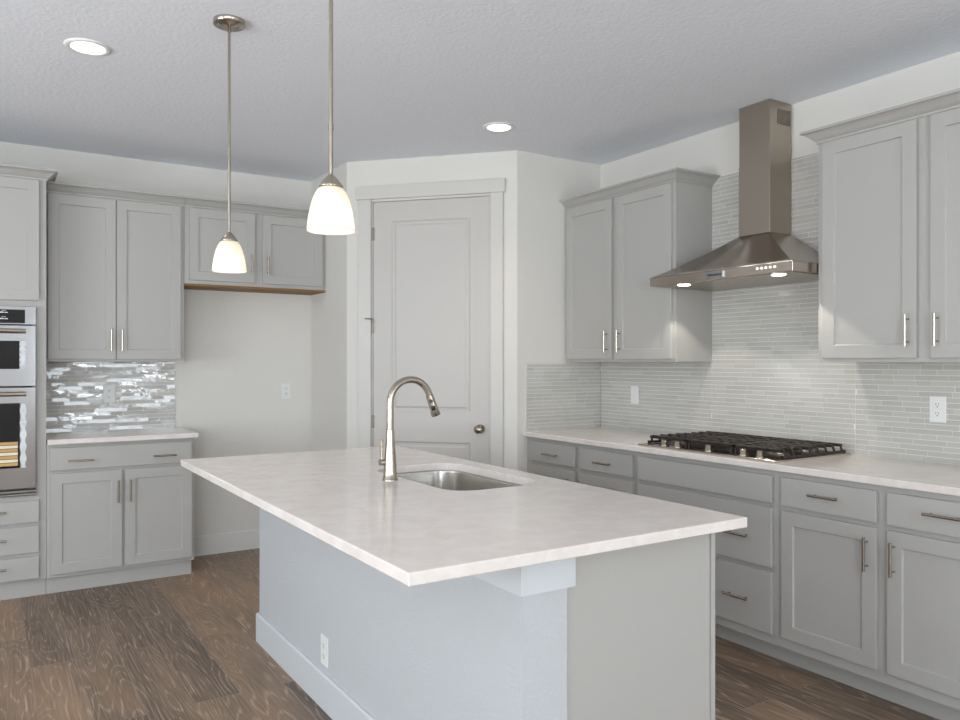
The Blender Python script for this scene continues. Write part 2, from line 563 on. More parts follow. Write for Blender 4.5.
dw, dh = S1 - S0 - 0.012, 2.450
pa, pc = 0.324 - S0 - 0.006, 0.879 - S0 - 0.006
door = panel_slab(dw, dh, 0.035, [(pa, pc, 1.033 - 0.006, 2.318), (pa, pc, 0.24, 0.832 - 0.006)], [(0.010, 0.007), (0.024, 0.007), (0.036, 0.001)]).build('door_1', M['door'], None, 0, at_diag(S0 + 0.006, 0.006, 0.006), ANG)
struct(door)
kb = MB().lathe([(0.031, 0.0), (0.031, -0.006), (0.014, -0.010), (0.011, -0.030), (0.020, -0.038), (0.0275, -0.048), (0.0275, -0.058), (0.019, -0.066), (0.004, -0.069)], (0.947 - S0 - 0.006, 0, 0.92), 24, 'Y')
kb.build('door_knob', M['nickel'], door)
for z in (2.235, 1.60, 0.955):
    MB().lathe([(0.0065, z - 0.045), (0.0065, z + 0.045)], (-0.005, -0.004, 0), 12).box(-0.0035, 0.012, -0.002, 0.001, z - 0.044, z + 0.044).build('hinge', M['hinge'], door)
MB().tube([(-0.005, -0.006, 1.655), (-0.012, -0.035, 1.655), (-0.038, -0.06, 1.655)], 0.004, 8).tube([(-0.005, -0.006, 1.655), (0.01, -0.03, 1.65), (0.012, -0.035, 1.62)], 0.004, 8).build('door_stop', M['hinge'], door)
# casing
b = MB()
b.box(0.090, S0 - 0.004, -0.018, 0.0, 0, DH + 0.012).box(S1 + 0.004, 1.106, -0.018, 0.0, 0, DH + 0.012)
b.box(0.076, 1.120, -0.024, 0.0, DH + 0.012, DH + 0.104)
struct(b.build('trim_1', M['trim'], None, 0.002, at_diag(0, 0, 0), ANG))
b = MB()
b.box(S0 - 0.001, S0 + 0.004, -0.004, WT, 0, DH).box(S1 - 0.004, S1 + 0.001, -0.004, WT, 0, DH).box(S0, S1, -0.004, WT, DH - 0.004, DH + 0.001)
b.box(S0 + 0.004, S0 + 0.014, 0.043, 0.053, 0, DH).box(S1 - 0.014, S1 - 0.004, 0.043, 0.053, 0, DH).box(S0, S1, 0.043, 0.053, DH - 0.014, DH - 0.004)
struct(b.build('trim_2', M['trim'], None, 0, at_diag(0, 0, 0), ANG))

# ------------------------------------------------------------------ cabinet kit (local: x along the run, front = -y, z up)
def shaker(w, h, t=0.020, rail=0.060):
    return panel_slab(w, h, t, [(rail, w - rail, rail, h - rail)], [(0.0012, 0.009)])


def pull(parent, x, z, y, length=0.135, vertical=True):
    """bar pull standing off from the surface at local y"""
    b = MB(); r = 0.0058; s = length / 2; st = 0.030; p = 0.048 * length / 0.135
    if vertical:
        b.tube([(x, y - st, z - s), (x, y - st, z + s)], r, 12)
        for d in (-p, p): b.tube([(x, y + 0.0005, z + d), (x, y - st, z + d)], 0.0042, 10)
    else:
        b.tube([(x - s, y - st, z), (x + s, y - st, z)], r, 12)
        for d in (-p, p): b.tube([(x + d, y + 0.0005, z), (x + d, y - st, z)], 0.0042, 10)
    return b.build('handle', M['nickel'], parent)


def add_door(root, x0, x1, z0, z1, hx=None, hz=None):
    d = shaker(x1 - x0, z1 - z0).build('door', M['cab'], root, 0.0015, (x0, -0.0205, z0))
    if hx is not None: pull(d, hx - x0, hz - z0, 0)
    return d


def add_drawer(root, x0, x1, z0, z1, hs=(), hz=None):
    d = MB().box(0, x1 - x0, 0, 0.020, 0, z1 - z0).build('drawer', M['cab'], root, 0.003, (x0, -0.0205, z0), 0, 2)
    for hx in hs: pull(d, hx - x0, (hz if hz is not None else (z0 + z1) / 2) - z0, 0, vertical=False)
    return d


CROWN = [(0, 2.400), (0.006, 2.400), (0.008, 2.410), (0.014, 2.414), (0.022, 2.421), (0.033, 2.433), (0.046, 2.443), (0.054, 2.446), (0.060, 2.448), (0.060, 2.459), (0, 2.459)]


def wall_cabinet(label, loc, rz, W, z0, z1, D, group=None):
    t = thing('wall_cabinet', label, 'cabinet', loc, rz, group)
    MB().box(0, W, 0.019, D, z0, z1).build('carcass', M['cab'], t)
    MB().box(0, W, 0, 0.019, z0, z1).build('face_frame', M['cab'], t, 0.001)
    return t


UF, UZ0, UZ1 = 5.402, 1.370, 2.400      # left uppers: face frame plane
# left run, cabinet over the small counter
t = wall_cabinet('tall grey two-door wall cabinet beside the oven tower, above the small counter', (0.312, UF, 0), 0, 0.809, UZ0, 2.41, YB - UF)
add_door(t, 0.018, 0.3945, 1.386, 2.394, 0.366, 1.507)
add_door(t, 0.3985, 0.787, 1.386, 2.394, 0.428, 1.507)
MB().sweep([(0, 0), (0.809, 0)], CROWN).build('crown_molding', M['cab'], t)
# nook cabinet over the refrigerator bay
t = wall_cabinet('short grey two-door wall cabinet above the empty refrigerator nook', (1.123, UF, 0), 0, XA - 1.123, 1.890, 2.41, YB - UF)
add_door(t, 0.029, 0.466, 1.914, 2.394, 0.436, 2.040)
add_door(t, 0.520, 0.960, 1.914, 2.394, 0.552, 2.040)
MB().sweep([(0, 0), (XA - 1.123, 0)], CROWN).build('crown_molding', M['cab'], t)
box('bottom_panel', M['wood'], 0.0, XA - 1.123, 0.0, YB - UF, 1.876, 1.890, t)

# oven tower
TF, TX0, TX1 = 5.210, -0.558, 0.310
t = thing('oven_cabinet', 'tall grey cabinet tower built around the double wall oven', 'cabinet', (TX0, TF, 0))
TW = TX1 - TX0
ox0, ox1, oz0, oz1 = 0.065, 0.803, 0.615, 1.675       # oven cut-out
b = MB()
b.box(0, 0.019, 0.019, YB - TF, 0.10, 2.44).box(TW - 0.019, TW, 0.019, YB - TF, 0.10, 2.44)
b.box(0.019, TW - 0.019, 0.56 - 0.08, 0.56 - 0.07, 0.1, 2.44)
b.box(0.019, TW - 0.019, 0.019, 0.47, 0.10, 0.119).box(0.019, TW - 0.019, 0.019, 0.47, 2.421, 2.44)
b.box(0.019, TW - 0.019, 0.019, 0.47, oz0 - 0.025, oz0 - 0.006).box(0.019, TW - 0.019, 0.019, 0.47, oz1 + 0.006, oz1 + 0.025)
b.build('carcass', M['cab'], t)
b = MB()
b.box(0, ox0, 0, 0.019, 0.10, 2.44).box(ox1, TW, 0, 0.019, 0.10, 2.44)
b.box(ox0, ox1, 0, 0.019, 0.10, oz0).box(ox0, ox1, 0, 0.019, oz1, 2.44)
b.build('face_frame', M['cab'], t)
add_door(t, 0.036, TW / 2 - 0.002, 1.725, 2.426, TW / 2 - 0.03, 1.86)
add_door(t, TW / 2 + 0.002, TW - 0.036, 1.725, 2.426, TW / 2 + 0.03, 1.86)
for z0, z1 in ((0.438, 0.565), (0.262, 0.418), (0.112, 0.240)):
    add_drawer(t, 0.036, TW - 0.036, z0, z1, (0.22, 0.60), (z0 + z1) / 2 + 0.010)
box('toe_kick', M['cab'], 0.02, TW, 0.028, 0.045, 0.0, 0.10, t)
MB().sweep([(0, YB - TF - 0.002), (0, 0), (TW, 0), (TW, YB - TF - 0.002)], [(o, z + 0.030) for o, z in CROWN]).build('crown_molding', M['cab'], t)

# double oven
o_ = thing('double_wall_oven', 'stainless double wall oven with black glass windows, still in clear film', 'oven', (TX0, TF, 0))
OX0, OX1, F = 0.055, 0.815, -0.004
box('oven_body', M['black'], 0.069, 0.799, 0.0, 0.455, oz0 + 0.004, oz1 - 0.004, o_)
cp = box('control_panel', M['oven_steel'], OX0, OX1, -0.034, F, 1.583, 1.688, o_, 0.002)
box('display', M['black_glass'], 0.085, 0.760, -0.0365, -0.034, 1.590, 1.668, cp)
b = MB()
for k, x in enumerate((0.575, 0.635)):
    for z in (1.648, 1.612):
        b.box(x, x + 0.020, -0.0372, -0.0365, z, z + 0.006).box(x + 0.024, x + 0.040, -0.0372, -0.0365, z, z + 0.005)
        b.box(x + 0.010, x + 0.018, -0.0372, -0.0365, z + 0.012, z + 0.015).box(x + 0.021, x + 0.029, -0.0372, -0.0365, z + 0.012, z + 0.015)
b.box(0.30, 0.50, -0.0372, -0.0365, 1.622, 1.646)
b.build('legend', M['ink'], cp)


def oven_door(z0, z1, wz0, wz1, hz, wx1):
    d = MB().box(OX0, OX1, -0.038, F, z0, z1).build('oven_door', M['oven_steel'], o_, 0.003, None, 0, 2)
    wx0 = OX0 + (OX1 - wx1)
    box('oven_window', M['black_glass'], wx0, wx1, -0.0405, -0.038, wz0, wz1, d)
    b = MB(); b.tube([(wx0 - 0.03, -0.082, hz), (wx1 + 0.030, -0.082, hz)], 0.0125, 16)
    for x in (wx0 - 0.0, wx1 + 0.0): b.tube([(x, -0.037, hz), (x, -0.082, hz)], 0.009, 12)
    b.build('handle', M['nickel'], d)
    # protective film edge bunched beside the window
    f = MB(); bm = f.bm; nn = 26
    rows = []
    for i in range(nn + 1):
        z = wz0 + (wz1 - wz0) * i / nn
        row = []
        for k in range(4):
            row.append(bm.verts.new((wx1 + 0.003 + k * 0.009 + 0.004 * math.sin(i * 1.3 + k), -0.0395 - 0.004 * abs(math.sin(i * 0.9 + k * 1.7)) - 0.002 * random.random(), z)))
        rows.append(row)
    for a, c in zip(rows, rows[1:]):
        for k in range(3): f.face([a[k], a[k + 1], c[k + 1], c[k]], True)
    f.build('protective_film', M['film'], d)
    return d


d = oven_door(1.228, 1.578, 1.328, 1.489, 1.545, 0.732)
d2 = oven_door(0.640, 1.222, 0.762, 1.133, 1.185, 0.734)
b = MB()  # room reflection in the lower window, painted as tan and cream stripes
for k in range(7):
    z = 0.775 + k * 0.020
    b.use(M['refl_tan'] if k % 2 == 0 else M['refl_cream']).box(0.145, 0.724, -0.0412, -0.0405, z, z + 0.017)
b.build('reflection_stripes', None, d2)
b = MB().use(M['oven_steel'])
for k in range(2): b.box(OX0, OX1, -0.030, -0.0225, 0.600 + k * 0.018, 0.610 + k * 0.018)
b.use(M['black']).box(OX0, OX1, -0.022, F, 0.596, 0.636)
b.build('vent_grille', None, o_)

# left base cabinet
LW = 0.832
t = thing('base_cabinet', 'grey base cabinet with one wide two-handled drawer beside the oven tower', 'cabinet', (0.312, TF, 0))
MB().box(0, LW, 0.019, YB - TF, 0.10, 0.884).build('carcass', M['cab'], t)
MB().box(0, LW, 0, 0.019, 0.095, 0.884).build('face_frame', M['cab'], t, 0.001)
add_drawer(t, 0.015, 0.815, 0.728, 0.862, (0.178, 0.647), 0.782)
add_door(t, 0.020, 0.405, 0.118, 0.709, 0.380, 0.580)
add_door(t, 0.421, 0.815, 0.118, 0.709, 0.449, 0.580)
box('toe_kick', M['cab'], 0, LW - 0.012, 0.028, 0.045, 0.0, 0.10, t)
o = box('countertop', M['quartz'], 0.314, 1.160, 5.156, YB - 0.001, 0.884, 0.914, None, 0.003)
tag(o, 'short white quartz countertop on the left base cabinet beside the oven', 'countertop')

# ---- right run: local x = distance from the return wall towards the camera (world -y); front faces -x
RF = 3.006                       # face frame plane
RR = -PI / 2


def rbase(label, y_start, W):
    t = thing('base_cabinet', label, 'cabinet', (RF, y_start, 0), RR)
    MB().box(0, W, 0.019, RX - RF, 0.10, 0.884).build('carcass', M['cab'], t)
    MB().box(0, W, 0, 0.019, 0.095, 0.884).build('face_frame', M['cab'], t, 0.001)
    box('toe_kick', M['cab'], 0, W, 0.080, 0.095, 0.0, 0.10, t)
    return t


Y0 = YR
lx = lambda y, ys: ys - y
t = rbase('grey base cabinet with two narrow drawers, by the pantry corner', Y0, Y0 - 3.111)
for a, c, h in ((4.060, 3.620, 0), (3.577, 3.130, 1)):
    add_drawer(t, Y0 - a, Y0 - c, 0.733, 0.858, ((Y0 - a + Y0 - c) / 2,), 0.790)
    hx = (Y0 - c - 0.03) if h == 0 else (Y0 - a + 0.03)
    add_door(t, Y0 - a, Y0 - c, 0.120, 0.711, hx, 0.600)
t = rbase('wide grey three-drawer base cabinet under the gas cooktop', 3.111, 3.111 - 2.216)
a, c = 3.111 - 3.090, 3.111 - 2.240
add_drawer(t, a, c, 0.733, 0.858)
add_drawer(t, a, c, 0.440, 0.713, (3.111 - 2.91, 3.111 - 2.42), 0.567)
add_drawer(t, a, c, 0.142, 0.418, (3.111 - 2.91, 3.111 - 2.42), 0.275)
t = rbase('grey base cabinet with two drawers over two doors, nearest the camera', 2.216, 2.216 - 1.245)
for a, c, h in ((2.190, 1.753, 0), (1.710, 1.272, 1)):
    add_drawer(t, 2.216 - a, 2.216 - c, 0.730, 0.858, (2.216 - (1.970 if h == 0 else 1.490),), 0.801)
    add_door(t, 2.216 - a, 2.216 - c, 0.145, 0.709, 2.216 - (1.787 if h == 0 else 1.679), 0.602)

# right counter with a cut-out for the cooktop is not needed: the cooktop sits on it
o = box('countertop', M['quartz'], 2.966, RX - 0.001, 1.235, YR - 0.001, 0.884, 0.914, None, 0.003)
tag(o, 'long white quartz countertop along the right wall carrying the cooktop', 'countertop')

# right uppers
UX = 3.330


def rupper(label, y0, W):
    t = thing('wall_cabinet', label, 'cabinet', (UX, y0, 0), RR)
    MB().box(0, W, 0.019, RX - UX, 1.370, 2.41).build('carcass', M['cab'], t)
    MB().box(0, W, 0, 0.019, 1.368, 2.41).build('face_frame', M['cab'], t, 0.001)
    return t


t = rupper('grey two-door wall cabinet in the corner, left of the range hood', YR, YR - 3.134)
add_door(t, YR - 4.100, YR - 3.656, 1.386, 2.394, YR - 3.690, 1.495)
add_door(t, YR - 3.611, YR - 3.155, 1.386, 2.394, YR - 3.575, 1.495)
W = YR - 3.134
MB().sweep([(0, 0), (W, 0), (W, RX - UX)], CROWN).build('crown_molding', M['cab'], t)
ys = 2.236
t = rupper('grey two-door wall cabinet right of the range hood', ys, ys - 1.240)
add_door(t, ys - 2.204, ys - 1.769, 1.386, 2.394, ys - 1.800, 1.503)
add_door(t, ys - 1.711, ys - 1.270, 1.386, 2.394, ys - 1.679, 1.503)
W = ys - 1.240
MB().sweep([(0, RX - UX), (0, 0), (W, 0), (W, RX - UX)], CROWN).build('crown_molding', M['cab'], t)


# ------------------------------------------------------------------ tile backsplashes
def tiles(name, label, regions, loc, rz, tilt, seed, tm='tile'):
    """local x along the wall, front -y. regions (x0,x1,z0,z1) side by side"""
    rnd = random.Random(seed)
    g = MB()
    g.use(M['grout'])
    for x0, x1, z0, z1 in regions: g.box(x0, x1, -0.0062, 0, z0, z1)
    g.use(M[tm])
    RH, gap = 0.0246, 0.0024
    for x0, x1, z0, z1 in regions:
        z = z0; row = 0
        while z < z1 - 0.004:
            ze = min(z + RH, z1)
            x = x0 - rnd.random() * 0.12
            while x < x1:
                L = rnd.choice((0.075, 0.10, 0.15, 0.15, 0.20))
                a, c = max(x, x0), min(x + L, x1)
                x += L
                if c - a < 0.008: continue
                a += gap / 2; c -= gap / 2; zz0 = z + gap / 2; zz1 = ze - gap / 2
                ta = rnd.gauss(0, tilt) * (c - a) / 2; tb = rnd.gauss(0, tilt) * (zz1 - zz0) / 2 * 2
                ta = max(-0.0012, min(0.0012, ta)); tb = max(-0.001, min(0.001, tb))
                yf = -0.0075
                fr = [g.bm.verts.new(p) for p in ((a, yf - ta - tb, zz0), (c, yf + ta - tb, zz0), (c, yf + ta + tb, zz1), (a, yf - ta + tb, zz1))]
                bk = [g.bm.verts.new(p) for p in ((a, -0.004, zz0), (c, -0.004, zz0), (c, -0.004, zz1), (a, -0.004, zz1))]
                g.face(fr)
                for i in range(4): g.face([fr[i], fr[(i + 1) % 4], bk[(i + 1) % 4], bk[i]])
            z += RH; row += 1
    o = g.build(name, None, None, 0, loc, rz)
    tag(o, label, 'backsplash')
    return o


tiles('tile_backsplash', 'glossy pale glass mosaic backsplash beside the oven tower', [(0, 1.123 - 0.312, 0.914, 1.368)], (0.312, YB, 0), 0, 0.026, 3, 'tile_gloss')
# right wall: x from return wall
tiles('tile_backsplash', 'glass mosaic backsplash on the right wall rising behind the range hood',
      [(0.008, YR - 3.134, 0.914, 1.368), (YR - 3.134, YR - 2.236, 0.914, 2.452), (YR - 2.236, YR - 1.235, 0.914, 1.368)], (RX, YR, 0), RR, 0.0025, 5)
o = tiles('tile_backsplash', 'small square of glass mosaic backsplash on the wall beside the pantry door', [(2.997, RX - 0.008, 0.914, 1.352)], (0, YR, 0), 0, 0.0025, 9)
b = MB(); b.box(2.990, 2.997, -0.010, 0, 0.914, 1.358); b.box(2.997, RX - 0.008, -0.010, 0, 1.352, 1.358)
b.build('edge_trim', M['trim'], o)


# ------------------------------------------------------------------ outlets
def outlet(label, loc, rz, kind='outlet'):
    t = thing('wall_outlet' if kind == 'outlet' else 'light_switch', label, 'outlet' if kind == 'outlet' else 'switch', loc, rz, None)
    MB().box(-0.036, 0.036, -0.006, 0, -0.059, 0.059).build('cover_plate', M['white_plastic'], t, 0.002)
    if kind == 'outlet':
        for dz in (0.020, -0.020):
            r = MB().use(M['white_plastic']).prism([(0.016 * math.cos(q * PI / 8) , -0.0) for q in ()] or [(-0.015, -0.0075), (0.015, -0.0075), (0.015, -0.005), (-0.015, -0.005)], dz - 0.014, dz + 0.014)
            r.use(M['slot']).box(-0.0075, -0.0050, -0.0079, -0.0074, dz - 0.001, dz + 0.008).box(0.0050, 0.0075, -0.0079, -0.0074, dz - 0.001, dz + 0.007)
            r.box(-0.0025, 0.0025, -0.0079, -0.0074, dz - 0.010, dz - 0.005)
            r.build('receptacle', None, t)
    else:
        MB().box(-0.016, 0.016, -0.009, -0.005, -0.033, 0.033).build('rocker', M['white_plastic'], t, 0.002)
    return t


outlet('white outlet low on the bare nook wall, below the short wall cabinet', (1.912, YB, 1.150), 0)
outlet('white outlet on the glossy tile beside the oven tower', (0.705, YB - 0.008, 1.157), 0)
outlet('white outlet on the right wall tile near the photo edge', (RX - 0.008, 1.841, 1.155), RR)
outlet('white rocker switch on the tile under the corner wall cabinet', (RX - 0.008, 3.776, 1.150), RR, 'switch')
outlet('white outlet low on the left side of the island', (1.140, 2.920, 0.228), RR)

# ------------------------------------------------------------------ range hood
HY0, HY1, HX = 2.240, 3.150, 3.140
t = thing('range_hood', 'stainless chimney range hood over the gas cooktop', 'range hood', (RX, (HY0 + HY1) / 2, 1.79))
hx, hw = HX - RX, (HY1 - HY0) / 2
b = MB()
b.box(hx, -0.010, -hw, hw, 0.0, 0.046)
b.build('lip', M['steel'], t, 0.0015)
# canopy: slightly concave front
b = MB(); bm = b.bm; nn = 10
cw, cx, cz = 0.0995, 3.450 - RX, 0.256
rings = []
for i in range(nn + 1):
    s = i / nn
    x = hx + (cx - hx) * s
    w = hw + (cw - hw) * s
    z = 0.046 + (cz - 0.046) * s - 0.012 * math.sin(PI * s)
    rings.append([bm.verts.new(p) for p in ((x, w, z), (x, 0, z - 0.006 * math.sin(PI * s)), (x, -w, z), (-0.010, -w, z), (-0.010, w, z))])
for a, c in zip(rings, rings[1:]):
    for i in range(5): b.face([a[i], a[(i + 1) % 5], c[(i + 1) % 5], c[i]], i in (0, 1))
b.face(rings[0][::-1]); b.face(rings[-1])
o = b.build('canopy', M['steel'], t)
box('chimney', M['duct'], cx, -0.010, -cw, cw, cz, 2.42 - 1.79, t, 0.001)
ch = box('chimney_upper', M['duct'], cx + 0.002, -0.010, -cw + 0.002, cw - 0.002, 2.42 - 1.79, H - 1.79 - 0.002, t, 0.001)
b = MB()
b.use(M['slot']).box(-0.122, -0.022, -cw + 0.0005, -cw + 0.002, 2.623 - 1.79, 2.700 - 1.79)
b.use(M['duct'])
for k in range(9):
    z = 2.625 - 1.79 + k * 0.0085; b.box(-0.124, -0.020, -cw - 0.0015, -cw + 0.001, z, z + 0.003)
for k in range(11):
    x = -0.122 + k * 0.010; b.box(x, x + 0.003, -cw - 0.0015, -cw + 0.001, 2.621 - 1.79, 2.702 - 1.79)
b.build('vent_grille', None, ch)
b = MB().use(M['oven_steel'])
b.box(hx - 0.003, hx, -0.068, 0.054, 0.008, 0.038)
b.use(M['black'])
for k in range(8): b.box(hx - 0.004, hx - 0.003, -0.044 + k * 0.011, -0.044 + k * 0.011 + 0.007, 0.018, 0.028)
b.use(M['white_plastic']).box(hx - 0.0045, hx - 0.003, -0.067, -0.055, 0.008, 0.038)
b.build('brand_plate', None, t)
for k in range(5):
    y = -0.262 - k * 0.0245
    MB().lathe([(0.0065, 0), (0.0065, -0.004), (0.004, -0.0055)], (hx, y, 0.028), 12, 'X').build('button', M['button'], t)
u = box('filter_panel', M['duct'], hx + 0.02, -0.02, -hw + 0.02, hw - 0.02, -0.004, 0.0005, t)
for y in (0.255, -0.340):
    l = MB().lathe([(0.033, 0), (0.033, -0.004), (0.026, -0.006)], (hx + 0.055, y, -0.003), 20).build('lamp', M['led'], t)
    d = bpy.data.lights.new('hood_spot', 'SPOT'); d.energy = E_HOOD; d.color = (1.0, 0.93, 0.80); d.spot_size = 1.9; d.spot_blend = 0.12; d.shadow_soft_size = 0.02
    s = bpy.data.objects.new('hood_spot', d); C.objects.link(s); s.parent = t; s.location = (hx + 0.055, y, -0.016)

# ------------------------------------------------------------------ gas cooktop
CY0, CY1, CX0, CX1 = 2.232, 3.118, 3.016, 3.590
t = thing('gas_cooktop', 'stainless gas cooktop with black cast-iron grates', 'cooktop', ((CX0 + CX1) / 2, (CY0 + CY1) / 2, 0.914))
cxh, cyh = (CX1 - CX0) / 2, (CY1 - CY0) / 2
b = MB(); b.frustum((-cxh, cxh, -cyh, cyh), 0.0, (-cxh + 0.002, cxh - 0.002, -cyh + 0.002, cyh - 0.002), 0.008)
b.build('tray', M['steel'], t, 0.002)
b = MB(); b.box(-cxh + 0.10, cxh - 0.02, -cyh + 0.03, cyh - 0.03, 0.008, 0.010); b.build('burner_pan', M['iron'], t)
for x, y, r in ((0.14, 0.29, 0.040), (-0.07, 0.29, 0.033), (0.05, 0.0, 0.055), (0.14, -0.29, 0.033), (-0.07, -0.29, 0.045)):
    q = MB().lathe([(r + 0.012, 0.010), (r + 0.010, 0.020), (r, 0.022)], (x, y, 0), 24).build('burner', M['duct'], t)
    MB().lathe([(r - 0.004, 0.022), (r - 0.002, 0.027), (r - 0.006, 0.031), (0.003, 0.032)], (x, y, 0), 24).build('burner_cap', M['iron'], q)
for y in (2.965, 2.872, 2.666, 2.453, 2.358):
    yy = y - (CY0 + CY1) / 2
    q = MB().lathe([(0.022, 0.008), (0.022, 0.013), (0.017, 0.015), (0.0165, 0.036), (0.012, 0.038)], (-cxh + 0.048, yy, 0), 20).box(-cxh + 0.046, -cxh + 0.050, yy - 0.016, yy + 0.016, 0.036, 0.041).build('knob', M['nickel'], t)
gx0, gx1 = -cxh + 0.062, cxh - 0.025
for k, (a, c) in enumerate(((-0.432, -0.150), (-0.144, 0.144), (0.150, 0.432))):
    g = MB(); zt, hb, wb = 0.054, 0.014, 0.013
    n = 8
    for i in range(n):
        x = gx0 + 0.02 + (gx1 - gx0 - 0.04 - wb) * i / (n - 1)
        aa, cc = a + (0.016 if k == 0 else 0), c - (0.016 if k == 2 else 0)
        g.box(x, x + wb, aa, cc, zt - hb, zt)
        for e, s in ((aa, -1), (cc, 1)):
            if (k == 0 and s < 0) or (k == 2 and s > 0):      # fingers that slope down at the outer end
                y1 = e + s * 0.014
                v = [g.bm.verts.new(p) for p in ((x, e, zt), (x + wb, e, zt), (x + wb, y1, zt - 0.034), (x, y1, zt - 0.034), (x, e, zt - hb), (x + wb, e, zt - hb), (x + wb, y1 - s * 0.006, zt - 0.043), (x, y1 - s * 0.006, zt - 0.043))]
                for f in ((0, 1, 2, 3), (7, 6, 5, 4), (0, 4, 5, 1), (1, 5, 6, 2), (2, 6, 7, 3), (3, 7, 4, 0)): g.face([v[j] for j in f])
    for x in (gx0, (gx0 + gx1) / 2 - 0.005, gx1 - wb):
        g.box(x, x + wb, a + (0.02 if k == 0 else 0), c - (0.02 if k == 2 else 0), zt - 0.016, zt - 0.002)
    for y in ((a if k else a + 0.001), a + (c - a) * 0.27, a + (c - a) * 0.5 - 0.006, a + (c - a) * 0.70, c - wb - (0 if k < 2 else 0.001)):
        lo = (k == 0 and y < a + 0.01) or (k == 2 and y > c - 0.02)
        g.box(gx0, gx1, y, y + wb, zt - (0.044 if lo else 0.014), zt - (0.032 if lo else 0.001))
    for x in (gx0, gx1 - wb):
        for y in (a + 0.002, c - wb - 0.002): g.box(x, x + wb, y, y + wb, 0.0085, zt - 0.030 if ((k == 0 and y < a + .01) or (k == 2 and y > c - .02)) else zt - 0.004)
    g.build('grate', M['iron'], t, 0.0015)

# ------------------------------------------------------------------ island
IX0, IX1, IY0, IY1 = 0.775, 1.892, 1.500, 3.806
t = thing('kitchen_island', 'white and grey kitchen island with textured half wall and overhanging top', 'island', (1.50, 2.66, 0))
ox, oy = -1.50, -2.66
B_ = lambda nm, m, x0, x1, y0, y1, z0, z1, bv=0, p=None: box(nm, m, x0 + ox, x1 + ox, y0 + oy, y1 + oy, z0, z1, p or t, bv)
WY0, WY1 = 1.587, 3.790
B_('half_wall', M['island_wall'], 1.140, 1.284, WY0, WY1, 0.0, 0.884)
b = MB().sweep([(1.284 + ox, WY1 + oy), (1.140 + ox, WY1 + oy), (1.140 + ox, WY0 + oy), (1.284 + ox, WY0 + oy)], BB)
b.build('baseboard', M['cool_trim'], t)
b = MB().sweep([(1.304 + ox, WY1 + oy), (1.140 + ox, WY1 + oy), (1.140 + ox, WY0 + oy), (1.304 + ox, WY0 + oy)], [(0, 0.785), (0.011, 0.785), (0.011, 0.884), (0, 0.884)])
b.build('apron_trim', M['cool_trim'], t)
B_('end_panel', M['cab'], 1.284, 1.846, 1.602, 1.614, 0.0, 0.884)
B_('carcass', M['cab'], 1.284, 1.846, 1.614, 1.95, 0.10, 0.884)
B_('carcass', M['cab'], 1.284, 1.846, 1.95, 3.30, 0.10, 0.60)
B_('carcass', M['cab'], 1.284, 1.846, 3.30, 3.778, 0.10, 0.884)
B_('face_frame', M['cab'], 1.8485, 1.866, 1.598, 3.778, 0.095, 0.884)
B_('toe_kick', M['cab'], 1.784, 1.796, 1.614, 3.778, 0.0, 0.10)
B_('end_panel', M['cab'], 1.284, 1.866, 3.778, 3.790, 0.0, 0.884)
for a, c in ((1.63, 1.93), (1.945, 2.33), (2.345, 2.73), (2.745, 3.13), (3.15, 3.715)):
    d = shaker(c - a, 0.74).build('door', M['cab'], t, 0.0015, (1.8865 + ox, a + oy, 0.125), PI / 2)
    pull(d, c - a - 0.03 if a < 2.0 or 2.3 < a < 2.5 else 0.03, 0.62, 0)

# island top with the sink cut-out
SX0, SX1, SY0, SY1 = 1.388, 1.788, 2.335, 3.045


def rrect(x0, x1, y0, y1, r, seg=8):
    pts = []
    for cx_, cy_, a0 in ((x1 - r, y1 - r, 0), (x0 + r, y1 - r, PI / 2), (x0 + r, y0 + r, PI), (x1 - r, y0 + r, 1.5 * PI)):
        for i in range(seg + 1):
            a = a0 + PI / 2 * i / seg
            pts.append((cx_ + r * math.cos(a), cy_ + r * math.sin(a)))
    return pts


def holed_slab(outer, inner, z0, z1, name, m, parent=None):
    b = MB(); bm = b.bm
    loops = []
    for z in (z0, z1):
        lo = [bm.verts.new((x, y, z)) for x, y in outer]; li = [bm.verts.new((x, y, z)) for x, y in inner]
        es = []
        for l in (lo, li):
            for i in range(len(l)): es.append(bm.edges.new((l[i], l[(i + 1) % len(l)])))
        bmesh.ops.triangle_fill(bm, edges=es, use_beauty=True, use_dissolve=False)
        loops.append((lo, li))
    for k in (0, 1):
        a, c = loops[0][k], loops[1][k]
        for i in range(len(a)): b.face([a[i], a[(i + 1) % len(a)], c[(i + 1) % len(a)], c[i]])
    return b.build(name, m, parent)


top = holed_slab([(IX0, IY0), (IX1, IY0), (IX1, IY1), (IX0, IY1)], rrect(SX0, SX1, SY0, SY1, 0.105), 0.884, 0.914, 'countertop', M['quartz'])
bv = top.modifiers.new('bevel', 'BEVEL'); bv.width = 0.003; bv.segments = 2; bv.limit_method = 'ANGLE'; bv.angle_limit = 0.9
tag(top, 'large white quartz island countertop with the sink cut into it', 'countertop')

